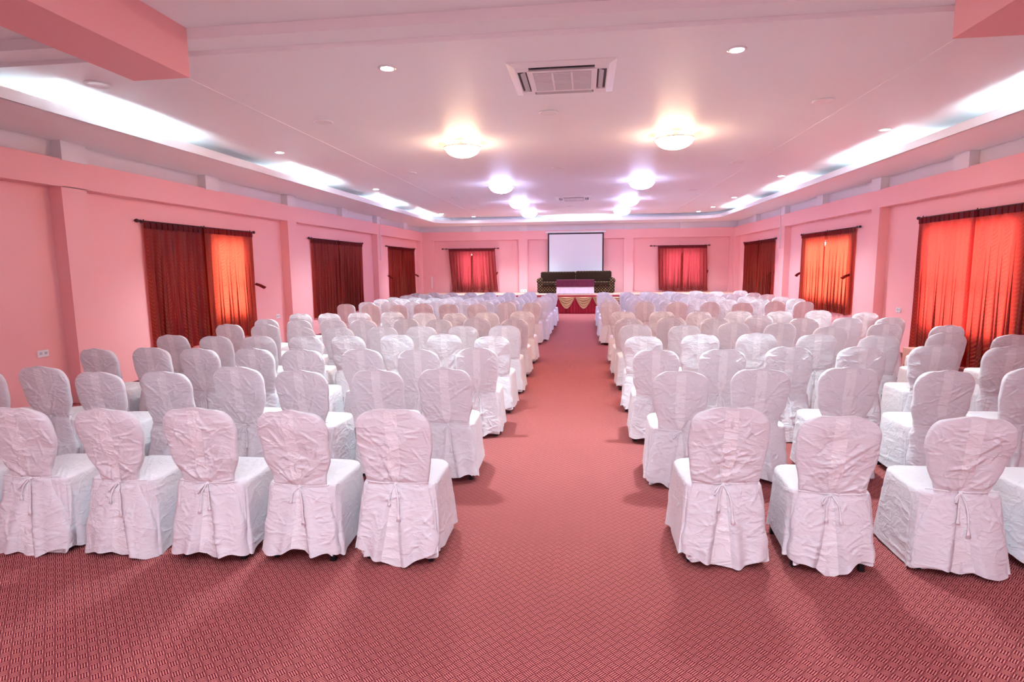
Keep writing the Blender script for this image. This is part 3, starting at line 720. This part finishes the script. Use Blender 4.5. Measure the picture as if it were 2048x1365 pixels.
# ------------------------------------------------------------------ covered chairs
def seg_field(X, Z, segs):
    D = np.zeros_like(X)
    for x0, z0, x1, z1, a, w in segs:
        dx, dz = x1-x0, z1-z0; L2 = dx*dx+dz*dz+1e-9
        t = ((X-x0)*dx+(Z-z0)*dz)/L2; tc = np.clip(t, 0, 1)
        d = np.hypot(X-(x0+tc*dx), Z-(z0+tc*dz))
        side = ((X-x0)*(-dz)+(Z-z0)*dx)/math.sqrt(L2)
        taper = np.sin(PI*np.clip(tc*0.9+0.05, 0, 1))
        D += a*taper*(np.exp(-(d/w)**1.3) - 0.45*np.exp(-((side-1.6*w)/(1.5*w))**2)*np.exp(-(d/(3*w))**2))
    return D
def make_creases(rg, n, wmin, wmax, amp, zk, kx):
    segs = []
    for _ in range(n):
        z = rg.uniform(0.05, 0.90); x = rg.uniform(-0.22, 0.22); an = rg.gauss(0, 0.55); L = rg.uniform(0.04, 0.15)
        if rg.random() < 0.25: an += rg.choice((-1, 1))*1.0
        segs.append((x-L/2*math.cos(an), z-L/2*math.sin(an), x+L/2*math.cos(an), z+L/2*math.sin(an), rg.uniform(0.3, 1)*amp*rg.choice((1, 1, -0.6)), rg.uniform(wmin, wmax)))
    return segs
def chair_profiles(sd):
    rg = random.Random(sd)
    return dict(zk=rg.uniform(0.44, 0.50), kx=rg.uniform(-0.015, 0.015), lean=rg.uniform(0.075, 0.095), flare=rg.uniform(-0.01, 0.012), hp=rg.uniform(0, 6), point=rg.choice((0.02, 0.05, 0.045, 0.02)), pinch=rg.choice((0, 0, 0.13)), waist=rg.choice((0.190, 0.184, 0.178, 0.158)), hem=rg.choice((0.05, 0.062, 0.07)))
ZT = 0.935
def wz(z, P):
    W_ = np.interp(z, [0, 0.12, 0.28, 0.41, 0.47, 0.53, 0.62, 0.74, 0.80, 0.94], [0.240+P['flare'], 0.232+P['flare'], 0.218, P['waist']+0.022, P['waist'], P['waist']+0.008, 0.5*(P['waist']+0.035)+0.5*0.206, 0.219, 0.222, 0.214])
    R_ = 0.125; zz = np.clip((z-(ZT-R_))/R_, 0, 1)
    return np.where(z > ZT-R_, W_-R_*1.05+R_*1.05*np.sqrt(np.maximum(0, 1-zz**2.4)), W_)
def tz(z): return np.interp(z, [0, 0.2, 0.42, 0.48, 0.6, 0.8, 0.885, 0.91, 0.926, ZT], [0.075, 0.055, 0.034, 0.030, 0.034, 0.037, 0.036, 0.031, 0.021, 0.0])
def rz(z, P):   # y of the rear face on the centre line
    return np.interp(z, [0, 0.15, 0.30, 0.42, 0.48, 0.56, 0.70, 0.85, ZT], [-0.088, -0.070, -0.045, -0.022, -0.016, -0.026, -0.050, -P['lean']+0.005, -P['lean']-0.005])
def rear_disp(X, Z, P, segs):
    zk, kx = P['zk'], P['kx']; D = seg_field(X, Z, segs)
    # cinch at the tie: cloth pulled in towards the waist line
    D -= 0.012*np.exp(-((Z-zk)/0.022)**2)*np.exp(-(X/0.25)**4)
    D -= 0.010*np.exp(-((X-kx)**2+(Z-zk)**2)/0.03**2)
    D += 0.008*np.exp(-((Z-zk-0.06)/0.03)**2)*np.cos(X*26+P['hp'])*0.6
    # box pleat opening below the knot
    g = np.clip((zk-Z)/zk, 0, 1); hw = 0.012+0.060*g; c = kx+0.02*math.sin(P['hp'])*g
    D -= 0.022*g**0.5*(1/(1+np.exp((np.abs(X-c)-hw)/0.006)))*(Z < zk)
    D += 0.026*g*np.exp(-((np.abs(X-c)-hw-0.025)/0.030)**2)
    # soft vertical folds towards the hem
    D += 0.016*g**1.5*np.sin(X*34+P['hp'])*np.cos(X*9+P['hp']*2)
    # slack above
    up = np.clip((Z-zk)/0.1, 0, 1)
    D += 0.005*up*np.sin(X*17+P['hp'])*np.sin(Z*23+P['hp']*1.7)
    return D
def hem(X, P): return P['hem']+0.018*np.sin(X*11+P['hp'])+0.010*np.sin(X*27+P['hp']*2)-P['point']*np.exp(-((X-0.02*math.sin(P['hp']))/0.09)**2)
def build_chair_meshes(sd, fine, over=None):
    P = chair_profiles(sd); P.update(over or {}); rg = random.Random(sd*7+1)
    zk, kx = P['zk'], P['kx']; segs = []
    # fans of folds from the knot
    for k in range(9):
        an = rg.uniform(0.35, PI-0.35); L = rg.uniform(0.12, 0.30)
        segs.append((kx+0.012*math.cos(an), zk+0.012*math.sin(an), kx+L*math.cos(an), zk+L*math.sin(an), rg.uniform(0.004, 0.009)*rg.choice((1, 1, -0.7)), rg.uniform(0.008, 0.014)))
    for k in range(4):
        sx = rg.choice((-1, 1)); segs.append((kx, zk+rg.uniform(-.005, .01), sx*0.19, zk+rg.uniform(-0.04, 0.07), 0.006, 0.008))
    if P['pinch']:
        zc = zk+P['pinch']
        for k in range(7):
            an = rg.uniform(0, 2*PI); L = rg.uniform(0.07, 0.17); segs.append((kx, zc, kx+L*math.cos(an), zc+0.5*L*math.sin(an), 0.006, 0.008))
    for sx in (-1, 1):   # V drawn from the shoulders to the centre
        segs.append((sx*rg.uniform(0.15, 0.2), rg.uniform(0.80, 0.88), kx, rg.uniform(0.62, 0.68), rg.uniform(0.003, 0.008), 0.012))
    segs += make_creases(rg, 120 if fine else 34, 0.0035 if fine else 0.008, 0.010 if fine else 0.014, 0.010 if fine else 0.0075, zk, kx)
    nr, nf, nz = (84, 20, 150) if fine else (30, 10, 48)
    q = np.linspace(-1, 1, nr+1); sr = np.sign(q)*(1-(1-np.abs(q))**1.5)
    qf = np.linspace(1, -1, nf+1)[1:-1]; sf = np.sign(qf)*(1-(1-np.abs(qf))**1.5)
    vv = np.linspace(0, 1, nz+1); z0 = ZT*(1-(1-vv)**1.25)
    Zr, Sr = np.meshgrid(z0, sr, indexing='ij'); Zf, Sf = np.meshgrid(z0, sf, indexing='ij')
    def pt(Z, Sx, front):
        w = wz(Z, P); t = tz(Z); X = w*Sx; n = 3.2
        prof = np.power(np.maximum(0, 1-np.abs(Sx)**n), 1/n)
        yc = rz(Z, P)+t
        if front:
            y = yc+t*prof + seg_field(X+0.3, Z, segs)*0.7*prof*np.clip((ZT-0.006-Z)/0.045, 0, 1)
        else:
            y = yc-t*prof-rear_disp(X, Z, P, segs)*np.minimum(1, prof*1.15)*np.clip((ZT-0.006-Z)/0.045, 0, 1)
        # side seams bulge
        X = X*(1+0.02*np.sin(Z*31+P['hp'])*np.clip((0.9-Z)/0.2, 0, 1))
        ZZ = Z + hem(X, P)*np.clip(1-Z/0.30, 0, 1)**1.2 + 0.010*(1-(Sx)**2)*np.clip((Z-0.85)/0.08, 0, 1)
        ZZ += 0.004*np.sin(X*38+P['hp'])*np.clip((Z-0.88)/0.05, 0, 1)
        return X, y, ZZ
    Xr, Yr, ZZr = pt(Zr, Sr, False); Xf, Yf, ZZf = pt(Zf, Sf, True)
    X = np.concatenate([Xr, Xf], 1); Y = np.concatenate([Yr, Yf], 1); Z = np.concatenate([ZZr, ZZf], 1)
    m_ = X.shape[1]; V = np.stack([X.ravel(), Y.ravel(), Z.ravel()], 1); F = []
    for j in range(nz):
        for i in range(m_):
            i2 = (i+1) % m_; F.append((j*m_+i, j*m_+i2, (j+1)*m_+i2, (j+1)*m_+i))
    out = {'backrest_cover': mesh('backrest_cover', V, F, M['cloth'], True)}
    # centre strip lying on the rear face
    ns = 110 if fine else 40; zs = np.linspace(0.0, ZT-0.016, ns); V = []; F = []
    for z in zs:
        g = max(0, (zk-z)/zk); hw = 0.037 if z > zk+0.12 else 0.010+0.027*min(1, max(0, (z-zk))/0.12) if z > zk else 0.010+0.050*g
        c = (kx*(1-min(1, max(0, z-zk)/0.2)) if z > zk else kx+0.02*math.sin(P['hp'])*g)
        for s_ in (-1, -0.4, 0.4, 1):
            xx = np.array(c+s_*hw); zz = np.array(z); w = wz(zz, P); sx = xx/w
            _, yy, z3 = pt(zz, sx, False); V.append((float(xx), float(yy)-0.0016, float(z3)+0.0008))
    for j in range(ns-1):
        for i in range(3): F.append((j*4+i, j*4+i+1, (j+1)*4+i+1, (j+1)*4+i))
    out['center_pleat'] = mesh('center_pleat', V, F, M['cloth2'], True)
    # seat and side skirt
    rg2 = random.Random(sd*13+5); segs2 = []
    for _ in range(70 if fine else 36):
        z = rg2.uniform(0.03, 0.46); s0 = rg2.uniform(0, 1.9); an = rg2.gauss(0.2, 0.8); L = rg2.uniform(0.05, 0.16)
        segs2.append((s0-L/2*math.cos(an), z-L/2*math.sin(an), s0+L/2*math.cos(an), z+L/2*math.sin(an), rg2.uniform(0.3, 1)*0.006*rg2.choice((1, 1, -0.6)), rg2.uniform(0.005, 0.012) if fine else rg2.uniform(0.009, 0.016)))
    for k in range(12):   # long folds falling from seat corners
        s0 = rg2.uniform(0, 1.9); segs2.append((s0, 0.44, s0+rg2.uniform(-0.08, 0.08), rg2.uniform(0.02, 0.2), rg2.uniform(0.004, 0.010), rg2.uniform(0.012, 0.020)))
    na, nl = (130, 46) if fine else (52, 20)
    th = np.linspace(0, 2*PI, na, endpoint=False); cs, sn = np.cos(th), np.sin(th)
    ex = np.where(sn < 0, 2/9.0, 2/4.6); ux = np.sign(cs)*np.abs(cs)**ex; uy = np.sign(sn)*np.abs(sn)**ex
    zl = np.linspace(0, 0.445, nl); rows = []
    fl = 0.022+P['flare']
    arc = th/(2*PI)*1.9
    for z in zl:
        k = 1-z/0.445; hwid = 0.222+fl*k**0.8; hd = 0.240+0.045*k; yc = 0.240-0.012*k
        A = arc; Zc = np.full_like(A, z)
        D = seg_field(A, Zc, segs2)+0.012*k*np.sin(arc*21+P['hp'])+0.006*k*np.sin(arc*47+P['hp']*3)
        zh = (P['hem']-0.008+0.016*np.sin(arc*9+P['hp'])+0.010*np.sin(arc*23))*max(0, 1-z/0.2)
        rows.append(np.stack([ux*(hwid+D), yc+uy*(hd+D), Zc+zh], 1))
    for r_, dz in ((0.992, 0.014), (0.965, 0.024), (0.92, 0.030), (0.82, 0.034), (0.66, 0.037), (0.45, 0.039), (0.22, 0.040), (0.02, 0.040)):
        D = 0.0016*np.sin(ux*r_*40+P['hp'])*np.sin(uy*r_*31)
        rows.append(np.stack([ux*0.222*r_, 0.240+uy*0.240*r_, 0.445+dz+D], 1))
    V = np.concatenate(rows, 0); F = []; nrw = len(rows)
    for j in range(nrw-1):
        for i in range(na): F.append((j*na+i, j*na+(i+1) % na, (j+1)*na+(i+1) % na, (j+1)*na+i))
    F.append(tuple((nrw-1)*na+i for i in range(na)))
    out['seat_cover'] = mesh('seat_cover', V, F, M['cloth'], True)
    # tie strings: waist cord, knot, bow loops and hanging tails
    mb = MB()
    def surf(x_, z_, off=0.004):
        w = wz(np.array(z_), P); sx = float(np.clip(x_/w, -0.985, 0.985)); _, yy, z3 = pt(np.array(float(z_)), np.array(sx), False)
        return (float(x_), float(yy)-off, float(z3))
    mb.tube([surf(a_, zk+0.004+0.010*abs(a_)/0.19, 0.0) for a_ in np.linspace(-0.185, 0.185, 24)], 0.0034, 6)
    kp = surf(kx, zk, 0.006)
    mb.lathe([(0.002, -0.010), (0.008, -0.006), (0.010, 0), (0.008, 0.006), (0.002, 0.010)], 10, kp, 'x')
    t1, t2 = rg.uniform(0.14, 0.26), rg.uniform(0.08, 0.18); lw = rg.uniform(0.03, 0.055)
    def tail(dx, L, sway):
        pts = []; 
        for a_ in np.linspace(0, 1, 12):
            xx = kx+dx*math.sin(min(1, a_*1.6)*PI/2)+sway*a_; zz = zk+0.006*math.sin(a_*PI)-L*a_**1.1
            s_ = surf(xx, zz, 0.016); pts.append((s_[0], s_[1], s_[2]-0))
        return pts
    mb.tube(tail(lw*0.6, t1, 0.012), [0.0046]*9+[0.006, 0.010, 0.013], 6, 0.35)
    mb.tube(tail(-lw*0.5, t2, -0.010), [0.0046]*9+[0.006, 0.009, 0.011], 6, 0.35)
    if rg.random() < 0.6:
        lp = []
        for a_ in np.linspace(0, 1, 14):
            lp.append(surf(kx-lw*math.sin(a_*PI)*1.1, zk-0.045*math.sin(a_*PI)**2*(0.6 if a_ < 0.5 else 1.2), 0.016))
        mb.tube(lp, 0.0048, 6, 0.6)
    out['tie_cord'] = mesh('tie_cord', mb.v, mb.f, M['cloth2'], True)
    return out
# one leg mesh shared by every chair
lm = MB(); lm.box(-0.0135, 0.0135, -0.0135, 0.0135, 0.0, 0.34); lm.box(-0.0155, 0.0155, -0.0155, 0.0155, 0.0, 0.018)
leg_me = mesh('leg', lm.v, lm.f, M['black'])
PROTO = [build_chair_meshes(100+k, False) for k in range(8)]
PROTO_MID = [build_chair_meshes(300+k, True) for k in range(4)]

ORD = ['', 'first', 'second', 'third', 'fourth', 'fifth', 'sixth', 'seventh', 'eighth', 'ninth', 'tenth', 'eleventh', 'twelfth', 'thirteenth']
CH = []
FRONT = {('L', 1): dict(waist=0.178, point=0.065, hem=0.070, pinch=0, zk=0.475), ('L', 2): dict(waist=0.168, point=0.0, hem=0.078, pinch=0.15, zk=0.46),
         ('L', 3): dict(waist=0.160, point=0.035, hem=0.070, pinch=0.13, zk=0.47), ('L', 4): dict(waist=0.128, point=0.01, hem=0.022, pinch=0, zk=0.46, flare=0.012),
         ('L', 5): dict(waist=0.130, point=0.01, hem=0.025, pinch=0, zk=0.47, flare=0.012), ('R', 1): dict(waist=0.184, point=0.035, hem=0.055, pinch=0.16, zk=0.475),
         ('R', 2): dict(waist=0.176, point=0.065, hem=0.080, pinch=0.16, zk=0.46), ('R', 3): dict(waist=0.138, point=0.01, hem=0.035, pinch=0, zk=0.48, flare=0.01)}
rnd = random.Random(5)
def chair(side, row, col, x, y):
    rg = random.Random(int(x*100)*7919+int(y*100))
    near = row == 1
    if near: P = build_chair_meshes(500+col*2+(50 if side == 'R' else 0), True, dict(FRONT.get((side, col), {})))
    elif row <= 3: P = PROTO_MID[rg.randrange(4)]
    else: P = PROTO[rg.randrange(8)]
    rot = rg.gauss(0, 0.035)
    o_ = empty('covered_chair', (x, y, 0), rot)
    s = rg.uniform(0.985, 1.015); o_.scale = (s*rg.uniform(0.985, 1.015), s, s*rg.uniform(0.99, 1.01))
    b = 'left' if side == 'L' else 'right'
    rowt = 'nearest row' if row == 1 else ('row by the stage' if row == 13 else '%s row from viewer' % ORD[row])
    colt = 'beside the aisle' if col == 1 else '%s seat from aisle' % ORD[col]
    tag(o_, 'white covered chair, %s block, %s, %s' % (b, rowt, colt), 'chair', 'white covered chairs in rows facing the stage')
    for nm in ('backrest_cover', 'seat_cover', 'center_pleat', 'tie_cord'): link(nm, P[nm], o_)
    for lx, ly in ((-0.185, 0.02), (0.185, 0.02), (-0.195, 0.445), (0.195, 0.445)):
        l = link('leg', leg_me, o_); l.location = (lx, ly, 0)
    CH.append(o_)
Lrows = {1: [(-1.09, 3.18), (-1.68, 3.13), (-2.23, 3.09), (-2.84, 3.11), (-3.42, 3.08), (-3.98, 3.10)],
 2: [(-1.11, 4.52), (-1.69, 4.52), (-2.20, 4.33), (-2.91, 4.44), (-3.37, 4.32), (-3.91, 4.27), (-4.58, 4.38), (-5.15, 4.36)],
 3: [(-1.09, 5.78), (-1.63, 5.61), (-2.28, 5.68), (-2.80, 5.52), (-3.39, 5.61), (-3.97, 5.56), (-4.57, 5.60), (-5.10, 5.54)],
 4: [(-1.07, 6.74), (-1.66, 6.81), (-2.29, 6.89), (-2.86, 6.77), (-3.49, 6.81), (-3.97, 6.73), (-4.54, 6.70), (-5.09, 6.68)],
 5: [(-1.07, 7.82), (-1.69, 7.98), (-2.22, 7.83), (-2.87, 7.95), (-3.37, 7.73), (-3.94, 7.72), (-4.64, 7.98), (-5.28, 8.11)],
 6: [(-1.08, 9.06), (-1.69, 9.05), (-2.24, 8.84), (-2.90, 9.08), (-3.36, 8.69), (-3.98, 8.85), (-4.60, 8.93), (-5.21, 9.02)],
 7: [(-1.09, 10.33), (-1.73, 10.22), (-2.26, 10.12), (-2.87, 10.23), (-3.46, 10.23), (-4.04, 10.12), (-4.62, 10.13), (-5.18, 10.13)],
 8: [(-1.16, 12.95), (-1.72, 12.84), (-2.34, 12.60), (-3.00, 12.71), (-3.56, 12.65), (-4.20, 12.67), (-4.65, 12.43), (-5.48, 12.90)],
 13: [(-1.02, 17.95), (-1.69, 18.30), (-2.36, 18.35), (-2.94, 18.05), (-3.60, 18.30), (-4.16, 18.18), (-4.76, 18.14), (-5.35, 18.20)]}
Rrows = {1: [(0.82, 3.35), (1.40, 3.33), (2.10, 3.38), (2.72, 3.40)],
 2: [(0.75, 4.58), (1.38, 4.71), (2.07, 4.81), (2.77, 4.81), (3.41, 4.83)],
 3: [(0.70, 5.71), (1.34, 5.80), (1.98, 5.88), (2.67, 5.95), (3.38, 6.07), (4.00, 6.01)],
 4: [(0.70, 6.91), (1.33, 6.87), (1.99, 7.00), (2.67, 7.05), (3.33, 7.01), (4.08, 7.12), (4.77, 7.10)],
 5: [(0.71, 8.16), (1.36, 8.11), (2.08, 8.40), (2.67, 8.31), (3.21, 8.09), (4.03, 8.37), (4.67, 8.14)],
 6: [(0.69, 9.07), (1.36, 9.34), (2.02, 9.25), (2.81, 9.71), (3.33, 9.35), (3.89, 9.21), (4.53, 9.27)],
 7: [(0.68, 10.32), (1.38, 10.54), (1.99, 10.42), (2.70, 10.58), (3.36, 10.52), (4.10, 10.73), (4.62, 10.29)],
 8: [(0.59, 12.92), (1.34, 13.06), (2.00, 12.87), (2.75, 13.18), (3.38, 12.98), (4.12, 13.22), (4.79, 13.44)],
 13: [(0.61, 18.33), (1.31, 18.25), (1.89, 18.20), (2.59, 18.25), (3.44, 18.55), (4.06, 18.57), (4.85, 18.90)]}
gr = random.Random(9)
for r, yl, yr in ((9, 13.60, 14.12), (10, 14.62, 15.25), (11, 15.62, 16.35), (12, 16.75, 17.35)):
    Lrows[r] = [(x_+gr.uniform(-0.04, 0.04), yl+gr.uniform(-0.07, 0.07)) for x_ in (-1.06, -1.68, -2.30, -2.90, -3.50, -4.10, -4.66, -5.22)]
    Rrows[r] = [(x_+gr.uniform(-0.04, 0.04), yr+gr.uniform(-0.07, 0.07)) for x_ in (0.62, 1.32, 2.00, 2.68, 3.36, 4.08, 4.86)]
def relax(row):
    xs_ = [p[0] for p in row]; sg = -1 if xs_[-1] < 0 else 1
    for _ in range(60):
        for i in range(len(xs_)-1):
            d = (xs_[i+1]-xs_[i])*sg
            if d < 0.56: e = (0.56-d)/2; xs_[i] -= sg*e; xs_[i+1] += sg*e
    return [(a_, p[1]) for a_, p in zip(xs_, row)]
for side, rows in (('L', Lrows), ('R', Rrows)):
    for r in sorted(rows):
        rows[r] = relax(rows[r])
        for c_, (x_, y_) in enumerate(rows[r]): chair(side, r, c_+1, x_, y_)
